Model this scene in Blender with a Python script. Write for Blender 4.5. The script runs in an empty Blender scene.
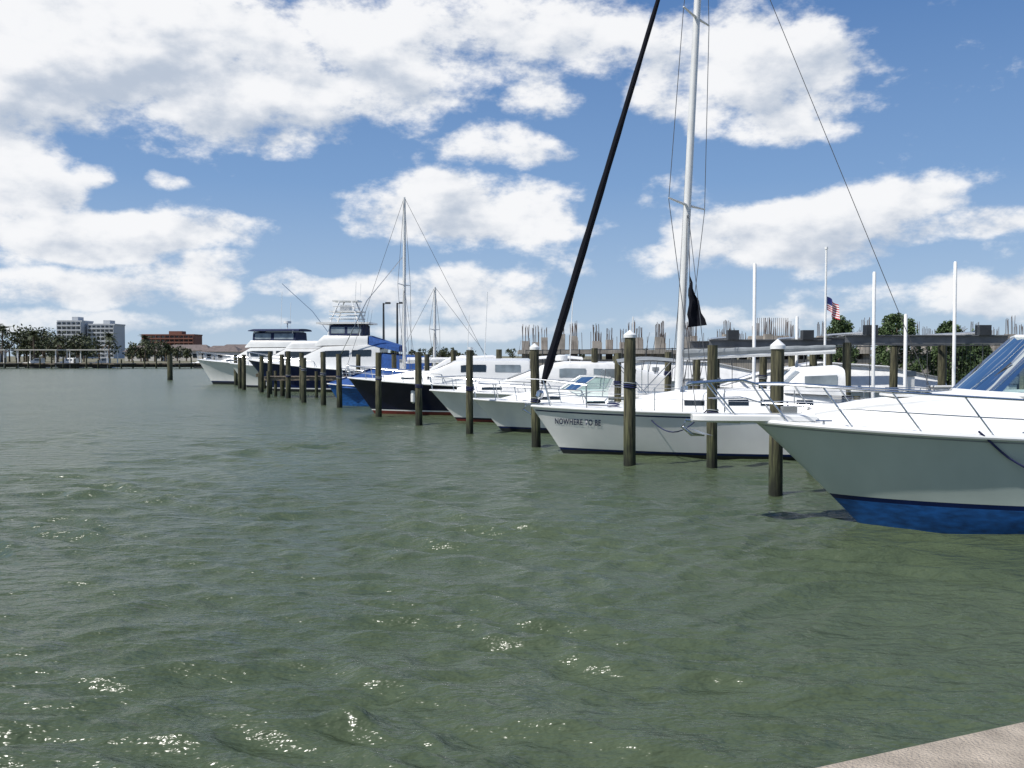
import bpy, math, random
import numpy as np
from mathutils import Vector, Matrix
random.seed(7)
S=bpy.context.scene
S.view_settings.view_transform='Standard'; S.view_settings.look='None'; S.view_settings.exposure=0

# ---------------------------------------------------------------- materials
def mat(name,col,rough=0.5,metal=0.0,nscale=3.0,namt=0.15,bump=0.0,bscale=30,spec=0.5,coat=0.0,stretch=(1,1,1)):
    m=bpy.data.materials.new(name); m.use_nodes=True; nt=m.node_tree; N=nt.nodes; Lk=nt.links
    b=N['Principled BSDF']; b.inputs['Roughness'].default_value=rough; b.inputs['Metallic'].default_value=metal
    b.inputs['Specular IOR Level'].default_value=spec
    b.inputs['Coat Weight'].default_value=coat
    tc=N.new('ShaderNodeTexCoord'); mp=N.new('ShaderNodeMapping'); mp.inputs['Scale'].default_value=stretch
    Lk.new(tc.outputs['Object'],mp.inputs['Vector'])
    n=N.new('ShaderNodeTexNoise'); n.inputs['Scale'].default_value=nscale; n.inputs['Detail'].default_value=5
    Lk.new(mp.outputs['Vector'],n.inputs['Vector'])
    r=N.new('ShaderNodeValToRGB')
    r.color_ramp.elements[0].position=0.3; r.color_ramp.elements[1].position=0.7
    r.color_ramp.elements[0].color=[c*(1-namt) for c in col]+[1]
    r.color_ramp.elements[1].color=[min(1,c*(1+namt*0.6)) for c in col]+[1]
    Lk.new(n.outputs['Fac'],r.inputs['Fac']); Lk.new(r.outputs['Color'],b.inputs['Base Color'])
    if bump>0:
        n2=N.new('ShaderNodeTexNoise'); n2.inputs['Scale'].default_value=bscale; n2.inputs['Detail'].default_value=3
        Lk.new(mp.outputs['Vector'],n2.inputs['Vector'])
        bp=N.new('ShaderNodeBump'); bp.inputs['Strength'].default_value=bump; bp.inputs['Distance'].default_value=0.02
        Lk.new(n2.outputs['Fac'],bp.inputs['Height']); Lk.new(bp.outputs['Normal'],b.inputs['Normal'])
    return m
M={}
M['gel']=mat('white_gelcoat',(0.78,0.78,0.76),0.22,nscale=1.2,namt=0.08,coat=0.3)
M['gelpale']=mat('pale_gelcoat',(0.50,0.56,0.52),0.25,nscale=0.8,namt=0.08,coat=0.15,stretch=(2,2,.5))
M['deck']=mat('deck_white',(0.83,0.83,0.81),0.5,nscale=4,namt=0.06,bump=0.1,bscale=120)
M['navy']=mat('navy_paint',(0.006,0.009,0.028),0.3,namt=0.2,spec=.25)
M['navyblue']=mat('navy_blue_paint',(0.006,0.016,0.075),0.3,namt=0.2,spec=.25)
M['bluebot']=mat('blue_bottom_paint',(0.010,0.10,0.34),0.55,nscale=5,namt=0.45,stretch=(1,1,3))
M['redbot']=mat('red_bottom_paint',(0.14,0.02,0.015),0.6,nscale=5,namt=0.3)
M['blackbot']=mat('black_bottom_paint',(0.012,0.014,0.018),0.5,namt=0.3)
M['bluecanvas']=mat('blue_canvas',(0.02,0.08,0.28),0.85,nscale=6,namt=0.3,bump=0.4,bscale=8)
M['navycanvas']=mat('navy_canvas',(0.012,0.022,0.07),0.85,nscale=6,namt=0.3,bump=0.4,bscale=8)
M['whitecanvas']=mat('white_canvas',(0.76,0.76,0.75),0.8,nscale=3,namt=0.12,bump=0.6,bscale=5)
M['graycanvas']=mat('gray_canvas',(0.25,0.27,0.28),0.85,nscale=5,namt=0.2,bump=0.5,bscale=6)
M['blackcloth']=mat('black_cloth',(0.006,0.007,0.012),0.9,namt=0.3,bump=0.5,bscale=10,spec=.2)
M['steel']=mat('stainless_steel',(0.62,0.63,0.64),0.22,metal=1.0,namt=0.1)
M['alu']=mat('mast_aluminium',(0.72,0.72,0.70),0.4,metal=0.1,namt=0.06)
M['wire']=mat('rigging_wire',(0.12,0.12,0.12),0.4,metal=0.5,namt=0.1)
M['darkwin']=mat('tinted_window',(0.015,0.022,0.028),0.06,namt=0.2,coat=0.5)
M['vinyl']=mat('clear_vinyl_window',(0.24,0.28,0.30),0.12,nscale=2,namt=0.4,coat=0.5)
M['rubber']=mat('dark_rubber',(0.03,0.03,0.03),0.6,namt=0.2)
M['rope']=mat('navy_rope',(0.015,0.02,0.08),0.9,namt=0.3)
M['wood']=mat('weathered_dock_wood',(0.20,0.165,0.125),0.85,nscale=4,namt=0.4,bump=0.6,bscale=30,stretch=(1,6,1))
M['conc']=mat('raw_concrete',(0.34,0.31,0.27),0.9,nscale=1.5,namt=0.35,bump=0.5,bscale=12)
M['concdark']=mat('stained_concrete',(0.16,0.15,0.13),0.9,nscale=1.5,namt=0.4,bump=0.5,bscale=12)
M['walk']=mat('walkway_concrete',(0.40,0.34,0.27),0.9,nscale=5,namt=0.32,bump=0.8,bscale=70)
M['rebar']=mat('rusty_rebar',(0.10,0.075,0.065),0.8,namt=0.3)
M['sand']=mat('ground_sandy_grass',(0.17,0.16,0.10),0.95,nscale=0.3,namt=0.4,bump=0.5,bscale=3)
M['bark']=mat('bark',(0.13,0.10,0.075),0.9,namt=0.35,bump=0.6,bscale=12,nscale=6)
M['pole']=mat('white_pvc',(0.80,0.80,0.78),0.4,namt=0.08)
M['dkmetal']=mat('dark_metal',(0.05,0.055,0.06),0.5,metal=0.4,namt=0.2)
M['galv']=mat('galvanised_beam',(0.16,0.165,0.17),0.55,metal=0.3,namt=0.25,nscale=3)
M['bldwhite']=mat('painted_stucco',(0.46,0.48,0.50),0.9,nscale=0.1,namt=0.12)
M['bldbrown']=mat('brown_brick',(0.20,0.09,0.065),0.9,nscale=0.2,namt=0.2)
M['roof']=mat('roof_shingles',(0.16,0.13,0.12),0.9,nscale=1,namt=0.25)
M['wallcream']=mat('cream_wall',(0.55,0.53,0.48),0.9,nscale=0.5,namt=0.1)
M['flagred']=mat('flag_red',(0.45,0.02,0.03),0.85,namt=0.1)
M['flagwhite']=mat('flag_white',(0.75,0.75,0.74),0.85,namt=0.05)
M['flagblue']=mat('flag_blue',(0.02,0.03,0.15),0.85,namt=0.1)
M['letter']=mat('navy_lettering',(0.01,0.02,0.09),0.4,namt=0.1)
def glass():
    m=bpy.data.materials.new('windshield_glass'); m.use_nodes=True; N=m.node_tree.nodes; Lk=m.node_tree.links
    out=N['Material Output']; N.remove(N['Principled BSDF'])
    t=N.new('ShaderNodeBsdfTransparent'); t.inputs[0].default_value=(0.74,0.85,0.82,1)
    g=N.new('ShaderNodeBsdfGlossy'); g.inputs['Roughness'].default_value=0.03; g.inputs[0].default_value=(0.8,.85,.85,1)
    f=N.new('ShaderNodeFresnel'); f.inputs[0].default_value=1.4
    mx=N.new('ShaderNodeMixShader'); Lk.new(f.outputs[0],mx.inputs[0]); Lk.new(t.outputs[0],mx.inputs[1]); Lk.new(g.outputs[0],mx.inputs[2])
    Lk.new(mx.outputs[0],out.inputs[0]); return m
M['glass']=glass()
def piling_mat():
    m=bpy.data.materials.new('piling_wood'); m.use_nodes=True; nt=m.node_tree; N=nt.nodes; Lk=nt.links; b=N['Principled BSDF']
    b.inputs['Roughness'].default_value=0.85
    g=N.new('ShaderNodeNewGeometry'); sp=N.new('ShaderNodeSeparateXYZ'); Lk.new(g.outputs['Position'],sp.inputs[0])
    mp=N.new('ShaderNodeMapping'); mp.inputs['Scale'].default_value=(14,14,1.2); Lk.new(g.outputs['Position'],mp.inputs[0])
    n=N.new('ShaderNodeTexNoise'); n.inputs['Scale'].default_value=1.5; n.inputs['Detail'].default_value=4; Lk.new(mp.outputs[0],n.inputs[0])
    n3=N.new('ShaderNodeTexNoise'); n3.inputs['Scale'].default_value=6; Lk.new(g.outputs['Position'],n3.inputs[0])
    a=N.new('ShaderNodeMath'); a.operation='MULTIPLY_ADD'; Lk.new(n3.outputs['Fac'],a.inputs[0]); a.inputs[1].default_value=0.5; Lk.new(sp.outputs['Z'],a.inputs[2])
    mr=N.new('ShaderNodeMapRange'); mr.inputs[1].default_value=0.3; mr.inputs[2].default_value=1.5; Lk.new(a.outputs[0],mr.inputs[0])
    r=N.new('ShaderNodeValToRGB'); e=r.color_ramp.elements
    e[0].position=0; e[0].color=(0.014,0.018,0.010,1); e[1].position=1; e[1].color=(0.085,0.082,0.048,1)
    e2=e.new(0.3); e2.color=(0.035,0.042,0.020,1); e3=e.new(0.5); e3.color=(0.068,0.074,0.036,1)
    Lk.new(mr.outputs[0],r.inputs[0])
    r2=N.new('ShaderNodeValToRGB'); r2.color_ramp.elements[0].color=(0.3,0.3,0.3,1); r2.color_ramp.elements[1].color=(1.5,1.45,1.35,1)
    r2.color_ramp.elements[0].position=0.38; r2.color_ramp.elements[1].position=0.64
    Lk.new(n.outputs['Fac'],r2.inputs[0])
    mx=N.new('ShaderNodeMix'); mx.data_type='RGBA'; mx.blend_type='MULTIPLY'; mx.inputs['Factor'].default_value=1
    Lk.new(r.outputs[0],mx.inputs['A']); Lk.new(r2.outputs[0],mx.inputs['B']); Lk.new(mx.outputs['Result'],b.inputs['Base Color'])
    bp=N.new('ShaderNodeBump'); bp.inputs['Distance'].default_value=0.02; bp.inputs['Strength'].default_value=0.8
    Lk.new(n.outputs['Fac'],bp.inputs['Height']); Lk.new(bp.outputs[0],b.inputs['Normal'])
    return m
M['piling']=piling_mat()
def leaf_mat(name,c1,c2):
    m=bpy.data.materials.new(name); m.use_nodes=True; nt=m.node_tree; N=nt.nodes; Lk=nt.links; b=N['Principled BSDF']
    b.inputs['Roughness'].default_value=0.7
    g=N.new('ShaderNodeNewGeometry'); n=N.new('ShaderNodeTexNoise'); n.inputs['Scale'].default_value=1.3; Lk.new(g.outputs['Position'],n.inputs[0])
    ad=N.new('ShaderNodeMath'); ad.operation='MULTIPLY_ADD'; Lk.new(g.outputs['Random Per Island'],ad.inputs[0]); ad.inputs[1].default_value=0.5; Lk.new(n.outputs['Fac'],ad.inputs[2])
    r=N.new('ShaderNodeValToRGB'); r.color_ramp.elements[0].position=0.35; r.color_ramp.elements[1].position=1.0
    r.color_ramp.elements[0].color=(*c1,1); r.color_ramp.elements[1].color=(*c2,1)
    Lk.new(ad.outputs[0],r.inputs[0]); Lk.new(r.outputs[0],b.inputs['Base Color']); return m
M['leafdark']=leaf_mat('conifer_foliage',(0.018,0.042,0.014),(0.08,0.125,0.04))
M['leaf']=leaf_mat('broadleaf_foliage',(0.02,0.03,0.014),(0.07,0.085,0.035))

# ---------------------------------------------------------------- mesh builder
def empty(name,loc=(0,0,0),rot=0):
    e=bpy.data.objects.new(name,None); S.collection.objects.link(e); e.location=loc; e.rotation_euler[2]=rot; e.empty_display_size=0.3; return e
class MB:
    def __init__(s): s.v=[];s.f=[];s.m=[];s.mats=[]
    def mi(s,k):
        mt=M[k] if isinstance(k,str) else k
        if mt not in s.mats: s.mats.append(mt)
        return s.mats.index(mt)
    def add(s,vs,fs,k):
        o=len(s.v); s.v+= [tuple(v) for v in vs]; i=s.mi(k)
        for f in fs: s.f.append([o+a for a in f]); s.m.append(i)
    def box(s,c,d,k,rz=0,ry=0):
        R=Matrix.Rotation(rz,3,'Z')@Matrix.Rotation(ry,3,'Y')
        vs=[Vector(c)+R@Vector((x*d[0]/2,y*d[1]/2,z*d[2]/2)) for x in(-1,1) for y in(-1,1) for z in(-1,1)]
        s.add(vs,[(0,1,3,2),(4,6,7,5),(0,4,5,1),(2,3,7,6),(0,2,6,4),(1,5,7,3)],k)
    def tube(s,pts,r,k,n=8,cap=True):
        pts=[Vector(p) for p in pts]; m=len(pts); vs=[];fs=[]
        for i,p in enumerate(pts):
            t=(pts[min(i+1,m-1)]-pts[max(i-1,0)]).normalized()
            u=Vector((0,0,1)) if abs(t.z)<0.9 else Vector((1,0,0))
            a=t.cross(u).normalized(); b=t.cross(a)
            rr=r[i] if isinstance(r,(list,tuple)) else r
            for j in range(n):
                th=2*math.pi*j/n; vs.append(p+a*math.cos(th)*rr+b*math.sin(th)*rr)
        for i in range(m-1):
            for j in range(n):
                fs.append((i*n+j,i*n+(j+1)%n,(i+1)*n+(j+1)%n,(i+1)*n+j))
        if cap: fs.append(tuple(range(n))[::-1]); fs.append(tuple((m-1)*n+j for j in range(n)))
        s.add(vs,fs,k)
    def loft(s,rings,k,closed=False,caps=True):
        n=len(rings[0]); vs=[p for r in rings for p in r]; fs=[]
        for i in range(len(rings)-1):
            for j in range(n if closed else n-1):
                fs.append((i*n+j,i*n+(j+1)%n,(i+1)*n+(j+1)%n,(i+1)*n+j))
        if caps: fs.append(tuple(range(n))); fs.append(tuple((len(rings)-1)*n+j for j in range(n))[::-1])
        s.add(vs,fs,k)
    def obj(s,name,parent=None,smooth=35,bevel=0):
        me=bpy.data.meshes.new(name); me.from_pydata(s.v,[],s.f)
        for mt in s.mats: me.materials.append(mt)
        me.polygons.foreach_set('material_index',s.m)
        me.update()
        if smooth:
            me.polygons.foreach_set('use_smooth',[True]*len(me.polygons)); me.set_sharp_from_angle(angle=math.radians(smooth))
        ob=bpy.data.objects.new(name,me); S.collection.objects.link(ob)
        if parent: ob.parent=parent
        if bevel:
            b=ob.modifiers.new('bevel','BEVEL'); b.width=bevel; b.segments=2; b.limit_method='ANGLE'; b.angle_limit=math.radians(40)
        return ob

# ---------------------------------------------------------------- hull
class Hull:
    def __init__(s,L,B,zb,zs,rake,draft=0.5,flare=1.6,wl=0.86,fine=1.15,full=0.5,stern=0.88,shp=2.0):
        s.__dict__.update(locals())
    def sheer(s,t): return s.zs+(s.zb-s.zs)*(1-t)**s.shp
    def bd(s,t):
        tt=min(t/s.full,1); a=(1-(1-tt)**2.2)**0.78
        return s.B/2*a*(1-(1-s.stern)*max(0,(t-.5)/.5)**2)
    def bw(s,t):
        tt=min(t/(s.full+0.12),1); a=max(0,(1-(1-tt)**1.8))**s.fine
        return s.B/2*s.wl*a*(1-(1-s.stern)*max(0,(t-.5)/.5)**2)
    def pt(s,t,z):
        sh=s.sheer(t); bw=s.bw(t); bd=s.bd(t)
        if z>=0: k=min(z/sh,1); y=bw+(bd-bw)*k**s.flare
        else: y=bw*max(0,1+z/s.draft)**0.5
        kk=min(1.0,max(0.0,(z+s.draft)/(sh+s.draft)))
        x=t*s.L+s.rake*(1-kk)**0.95*(1-t)**4*(1+s.draft/s.zb)
        return x,y
    def hb(s,x,z):
        lo,hi=0.0,1.0
        for _ in range(30):
            mid=(lo+hi)/2
            if s.pt(mid,z)[0]<x: lo=mid
            else: hi=mid
        return s.pt(lo,z)[1]
    def build(s,parent,top,boot,stripe,zb1=0.12,zb2=0.2,rubc='gel',deck='deck',sheerstripe=None):
        mb=MB(); NT=40; ts=[(i/NT)**1.35 for i in range(NT+1)]
        NL=10
        def levels(t):
            sh=s.sheer(t); up=[zb2+(sh-zb2)*(j/NL) for j in range(1,NL+1)]
            return [-s.draft,-s.draft*0.5,-0.05,zb1,zb2]+up
        kinds=[boot,boot,boot,stripe]+[top]*NL
        if sheerstripe: kinds[-2]=sheerstripe
        rows=[[(*s.pt(t,z),z) for z in levels(t)] for t in ts]
        for sgn in(-1,1):
            for j,kd in enumerate(kinds):
                vs=[];fs=[]
                for r in rows:
                    for q in(j,j+1): x,y,z=r[q]; vs.append((x,sgn*y,z))
                for i in range(NT):
                    f=(2*i,2*i+1,2*i+3,2*i+2); fs.append(f if sgn>0 else f[::-1])
                mb.add(vs,fs,kd)
        r=rows[-1]; n=len(r)
        mb.add([(x,-y,z) for x,y,z in r]+[(x,y,z) for x,y,z in r],[(i,i+1,n+i+1,n+i) for i in range(n-1)],top)
        rings=[]
        for t in ts:
            sh=s.sheer(t); w=max(s.bd(t)-0.002,0.001); x=t*s.L
            rings.append([(x,w*q,sh+0.06*(1-q*q)*min(1,w)) for q in(-1,-.6,-.2,.2,.6,1)])
        mb.loft(rings,deck,caps=False)
        ob=mb.obj('hull',parent,smooth=50)
        import bmesh
        bm=bmesh.new(); bm.from_mesh(ob.data); bmesh.ops.remove_doubles(bm,verts=bm.verts,dist=0.0015)
        bmesh.ops.dissolve_degenerate(bm,edges=bm.edges,dist=0.0005); bm.to_mesh(ob.data); bm.free()
        ob.data.set_sharp_from_angle(angle=math.radians(50))
        g=MB()
        for sgn in(-1,1):
            g.tube([(t*s.L,sgn*(s.bd(t)+0.01),s.sheer(t)+0.0) for t in ts],0.035 if s.L>8 else 0.03,rubc,n=8)
        g.obj('rub_rail',parent)
        return ob

def house(mb,st,k,camber=0.06,tumble=0.08):
    rings=[]
    for x,w,zb,zt in st:
        h=zt-zb
        half=[(w,zb),(w*(1-tumble*.5),zb+h*.5),(w*(1-tumble),zb+h*.86),(w*(1-tumble)-min(.06,w*.1),zb+h*.97),(w*.72,zt+camber*.4),(w*.35,zt+camber*.85),(0,zt+camber)]
        rings.append([(x,-a,b) for a,b in half]+[(x,a,b) for a,b in half[:-1][::-1]])
    mb.loft(rings,k)
def interp(st,x):
    for a,b in zip(st,st[1:]):
        if a[0]<=x<=b[0]:
            f=(x-a[0])/(b[0]-a[0]+1e-9); return [a[i]+(b[i]-a[i])*f for i in range(4)]
    return st[-1] if x>st[-1][0] else st[0]
def sidewin(mb,st,x1,x2,f1,f2,k='darkwin',tumble=0.08,slant=0.0,off=0.012):
    for sg in(-1,1):
        vs=[];n=5
        for i in range(n+1):
            x=x1+(x2-x1)*i/n
            for f in(f1,f2):
                xx=x+(slant*(f-f1)/(f2-f1)*(1-i/n)); _,w,zb,zt=interp(st,xx)
                vs.append((xx,sg*(w*(1-tumble*f)+off),zb+(zt-zb)*f))
        fs=[(2*i,2*i+1,2*i+3,2*i+2) for i in range(n)]
        mb.add(vs,[q if sg>0 else q[::-1] for q in fs],k)
def frontwin(mb,a,b,panels=3,k='darkwin',f1=0.12,f2=0.9,camber=0.06,span=.82,off=0.025):
    for p in range(panels):
        q1=-span+2*span*p/panels+0.03; q2=-span+2*span*(p+1)/panels-0.03
        vs=[]
        nrm=Vector((-(b[3]-a[3]),0,b[0]-a[0])).normalized()*off
        for f in(f1,f2):
            for i in range(4):
                q=q1+(q2-q1)*i/3; w=a[1]+(b[1]-a[1])*f; cz=camber*(1-q*q)
                vs.append((a[0]+(b[0]-a[0])*f+nrm.x,q*w*0.92,a[3]+(b[3]-a[3])*f+cz+nrm.z))
        mb.add(vs,[(i,i+1,5+i,4+i) for i in range(3)],k)
def bowrail(parent,h,x0,x1,ht=0.6,n=7,r=0.016,inset=0.06,fwd=0.0,mid=True,slant=0.12,closed=True):
    mb=MB()
    def P(x,sg,z,ins=inset):
        t=max(0,min(1,x/h.L)); return (x,sg*max(h.bd(t)-ins,0.10),h.sheer(t)+z)
    for sg in(-1,1):
        xs=[x0+(x1-x0)*i/24 for i in range(25)]
        top=[P(x,sg,ht*(1-0.15*(x-x0)/(x1-x0))) for x in xs]
        path=([ (x0-fwd,0,h.sheer(0)+ht*1.05),(x0-fwd+0.03,sg*0.10,h.sheer(0)+ht*1.05)] if closed else [])+top+[P(x1+0.25,sg,0.02)]
        mb.tube(path,r,'steel',n=6)
        if mid: mb.tube([P(x,sg,ht*0.5*(1-0.15*(x-x0)/(x1-x0)),) for x in xs],r*0.55,'steel',n=5)
        for i in range(n):
            x=x0+(x1-x0)*i/(n-1); a=P(x+slant,sg,0.0); b=P(x,sg,ht*(1-0.15*(x-x0)/(x1-x0)))
            mb.tube([a,b],r*0.85,'steel',n=6)
    return mb.obj('bow_rail',parent)

# ================================================================ WATER
def water():
    NR=760; r=[1.5*(1.0062**i) for i in range(NR)]
    while r[-1]<7000: r.append(r[-1]*1.18)
    r=np.array(r)
    fa=np.arange(math.radians(52),math.radians(128),0.0032); ba=np.linspace(math.radians(128),math.radians(412),110)[1:-1]
    a=np.concatenate([fa,ba]); nr,na=len(r),len(a)
    R,A=np.meshgrid(r,a,indexing='ij'); X=R*np.cos(A); Y=R*np.sin(A); Z=np.zeros_like(X)
    g=np.random.default_rng(11); sp=R*0.0062
    wx=X+0.30*np.sin(0.9*Y+1.3)+0.22*np.sin(1.3*X-0.8*Y)+.07*np.sin(3.1*X+2.2*Y); wy=Y+0.26*np.sin(1.0*X+.4)+0.2*np.sin(1.4*Y+.9*X)+.06*np.sin(3.4*X-2.7*Y)
    for i in range(90):
        lam=0.22*(6**(g.random()**1.0)); th=math.radians(-99+g.normal()*23)
        k=2*math.pi/lam; amp=0.0062*lam**0.90*(0.6+0.8*g.random())
        ph=g.random()*6.28
        p=k*(wx*math.cos(th)+wy*math.sin(th))+ph
        fade=np.clip((lam/sp-3)/4,0,1)
        s=np.sin(p); Z+=amp*fade*(s-0.30*np.cos(2*p))
    Z*=0.95+0.35*np.sin(0.41*X+0.23*Y+1)*np.sin(0.37*Y-0.2*X)
    co=np.stack([X,Y,Z],-1).reshape(-1,3).astype(np.float32)
    i=np.arange(nr-1)[:,None]; j=np.arange(na)[None,:]; j2=(j+1)%na
    F=np.stack([i*na+j,(i+1)*na+j,(i+1)*na+j2,i*na+j2],-1).reshape(-1,4).astype(np.int32)
    me=bpy.data.meshes.new('water'); me.vertices.add(len(co)); me.vertices.foreach_set('co',co.ravel())
    me.loops.add(F.size); me.loops.foreach_set('vertex_index',F.ravel())
    me.polygons.add(len(F)); me.polygons.foreach_set('loop_start',np.arange(0,F.size,4,dtype=np.int32))
    me.update(calc_edges=True); me.polygons.foreach_set('use_smooth',np.ones(len(F),dtype=bool))
    ob=bpy.data.objects.new('water',me); S.collection.objects.link(ob)
    m=bpy.data.materials.new('sea_water'); m.use_nodes=True; nt=m.node_tree; N=nt.nodes; Lk=nt.links; b=N['Principled BSDF']
    b.inputs['Roughness'].default_value=0.24; b.inputs['IOR'].default_value=1.333
    ge=N.new('ShaderNodeNewGeometry')
    n0=N.new('ShaderNodeTexNoise'); n0.inputs['Scale'].default_value=0.12; n0.inputs['Detail'].default_value=3; Lk.new(ge.outputs['Position'],n0.inputs[0])
    r_=N.new('ShaderNodeValToRGB'); r_.color_ramp.elements[0].position=.35; r_.color_ramp.elements[1].position=.68
    r_.color_ramp.elements[0].color=(0.058,0.080,0.044,1); r_.color_ramp.elements[1].color=(0.080,0.104,0.060,1)
    Lk.new(n0.outputs['Fac'],r_.inputs[0]); Lk.new(r_.outputs[0],b.inputs['Base Color'])
    mp=N.new('ShaderNodeMapping'); mp.inputs['Rotation'].default_value=(0,0,math.radians(9)); mp.inputs['Scale'].default_value=(0.6,1.35,1); Lk.new(ge.outputs['Position'],mp.inputs[0])
    n1=N.new('ShaderNodeTexNoise'); n1.inputs['Scale'].default_value=3.0; n1.inputs['Detail'].default_value=4; n1.inputs['Roughness'].default_value=.58; Lk.new(mp.outputs[0],n1.inputs[0])
    b1=N.new('ShaderNodeBump'); b1.inputs['Distance'].default_value=0.15; b1.inputs['Strength'].default_value=0.9; Lk.new(n1.outputs['Fac'],b1.inputs['Height'])
    Lk.new(b1.outputs[0],b.inputs['Normal'])
    me.materials.append(m)
water()

# ================================================================ LAND
def seawall():
    d=Vector((1,0.4255,0)).normalized(); nn=Vector((0.4255,-1,0)).normalized()
    mb=MB(); s0=-46; L=2.95
    o=Vector((0,3.06,0))
    while s0<26.5:
        e=min(s0+L,26.9)
        p=[o+d*(s0+0.006),o+d*(e-0.006)]
        c=(p[0]+p[1])/2+nn*1.5; mb.box((c.x,c.y,0.9),((p[1]-p[0]).length,3.0,0.2),'walk',rz=math.atan2(d.y,d.x)); s0+=L
    p=empty('seawall'); ob=mb.obj('cap',p,smooth=0,bevel=0.02)
    mb=MB(); c=o+d*(-9.6)+nn*1.56; mb.box((c.x,c.y,-1.1),(73,2.9,3.796),'concdark',rz=math.atan2(d.y,d.x)); mb.obj('wall_face',p,smooth=0)
seawall()
def ground():
    mb=MB()
    a=[(24.8,13.9),(-31.6,125),(700,125),(700,13.9)]
    mb.add([(x,y,1.15) for x,y in a]+[(x,y,-2) for x,y in a],[(0,3,2,1),(0,1,5,4),(1,2,6,5)],'sand')
    d=Vector((1,0.4255,0)).normalized(); nn=Vector((0.4255,-1,0)).normalized(); o=Vector((0,3.06,0))
    q=[o+d*(-46)+nn*2.9,o+d*26.9+nn*2.9,Vector((700,13.9,0)),Vector((700,-500,0)),Vector((-300,-500,0))]
    mb.add([(v.x,v.y,0.97) for v in q],[(0,4,3,2,1)],'sand')
    b=[(-900,222),(-60,215),(120,240),(1500,240),(5000,6500),(-5000,6500)]
    mb.add([(x,y,1.0) for x,y in b]+[(x,y,-2) for x,y in b],[(0,1,2,3,4,5),(0,6,7,1),(1,7,8,2),(2,8,9,3)],'sand')
    mb.obj('ground',smooth=0)
ground()
def backwall():
    mb=MB(); a=Vector((24.6,13.9)); b=Vector((-31.8,125)); d=(b-a); L=d.length; c=(a+b)/2
    mb.box((c.x,c.y,-0.3),(L,0.35,3.0),'conc',rz=math.atan2(d.y,d.x))
    n=int(L/6)
    for i in range(n):
        p=a+d*(i/n); mb.box((p.x,p.y,1.25),(0.3,0.6,0.18),'conc',rz=math.atan2(d.y,d.x))
    mb.obj('marina_wall',smooth=0)
backwall()

# ================================================================ PILINGS
def piling(x,y,top,r=0.14,cap=False,lean=(0,0)):
    mb=MB(); n=7
    pts=[];rs=[]
    ph=random.random()*6
    for i in range(n+1):
        f=i/n; z=-1.5+(top+1.5)*f
        pts.append((lean[0]*z+0.015*math.sin(ph+3*f),lean[1]*z+0.015*math.cos(ph+4*f),z)); rs.append(r*(1.08-0.12*f))
    p=empty('piling',(x,y,0)); mb.tube(pts,rs,'piling',n=14); mb.obj('shaft',p,smooth=50)
    mb=MB(); e=pts[-1]; rr=rs[-1]
    if cap: mb.tube([(e[0],e[1],top-0.07),(e[0],e[1],top+0.0),(e[0],e[1],top+0.09),(e[0],e[1],top+0.115)],[rr+0.02,rr+0.02,0.04,0.01],'pole',n=14); mb.obj('cap',p,smooth=30)
    if y<60:
        mb=MB(); z=random.uniform(1.2,1.9)
        for k in range(3):
            zz=z+k*0.05; cx=lean[0]*zz; cy=lean[1]*zz
            mb.tube([(cx+math.cos(a)*(r*1.06),cy+math.sin(a)*(r*1.06),zz+0.01*math.sin(a*2)) for a in [j*math.pi/8 for j in range(17)]],0.016,'rope' if random.random()<.6 else 'graycanvas',n=5)
        mb.obj('rope_wrap',p)
for x,y,t,r,c in [(4.97,17.3,2.80,0.125,True),(4.65,21.4,2.85,0.12,False),(2.80,21.8,3.1,0.14,True),(0.69,26.4,2.85,0.13,True),
    (-1.4,30.8,2.8,.12,False),(-3.5,34.8,2.75,.13,False),(-5.7,39.4,2.75,.13,False),(-8.7,46.5,2.7,.14,False),(-10.0,49.0,2.8,.14,False),
    (-11.6,51.5,2.5,.14,False),(-12.5,55,2.8,.14,False),(-13.8,57,2.9,.15,False),(-14.9,60,2.7,.15,False),(-16.5,63,2.9,.15,False),(-17.9,66,2.6,.15,False),
    (-20.6,71,2.7,.16,False),(-21.8,74,2.5,.16,False),(-24.5,82,2.7,.16,False),(-37,100,2.7,.28,False),
    (3.2,35.5,2.9,.13,False),(-0.6,42,2.9,.14,False),(4.6,41,2.6,.14,False),(1.0,45,2.8,.14,False),(3.6,31.5,2.7,.12,False),(5.9,35,2.75,.13,False),
    (6.6,29.8,2.85,.13,False),(10.2,29.8,2.85,.13,False),(10.0,27.6,3.0,.13,False),(15.0,27.6,3.0,.13,True),(12.6,30.5,2.9,.13,False),
    (-4.6,50,2.7,.14,False),(-7,55,2.7,.15,False),(-10,60,2.7,.15,False),(8.4,31,2.6,.13,False),(16,24,2.9,.13,True),(-3,47,2.9,.14,False)]:
    piling(x,y,t,r,c,(random.uniform(-.012,.012),random.uniform(-.01,.01)))

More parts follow.
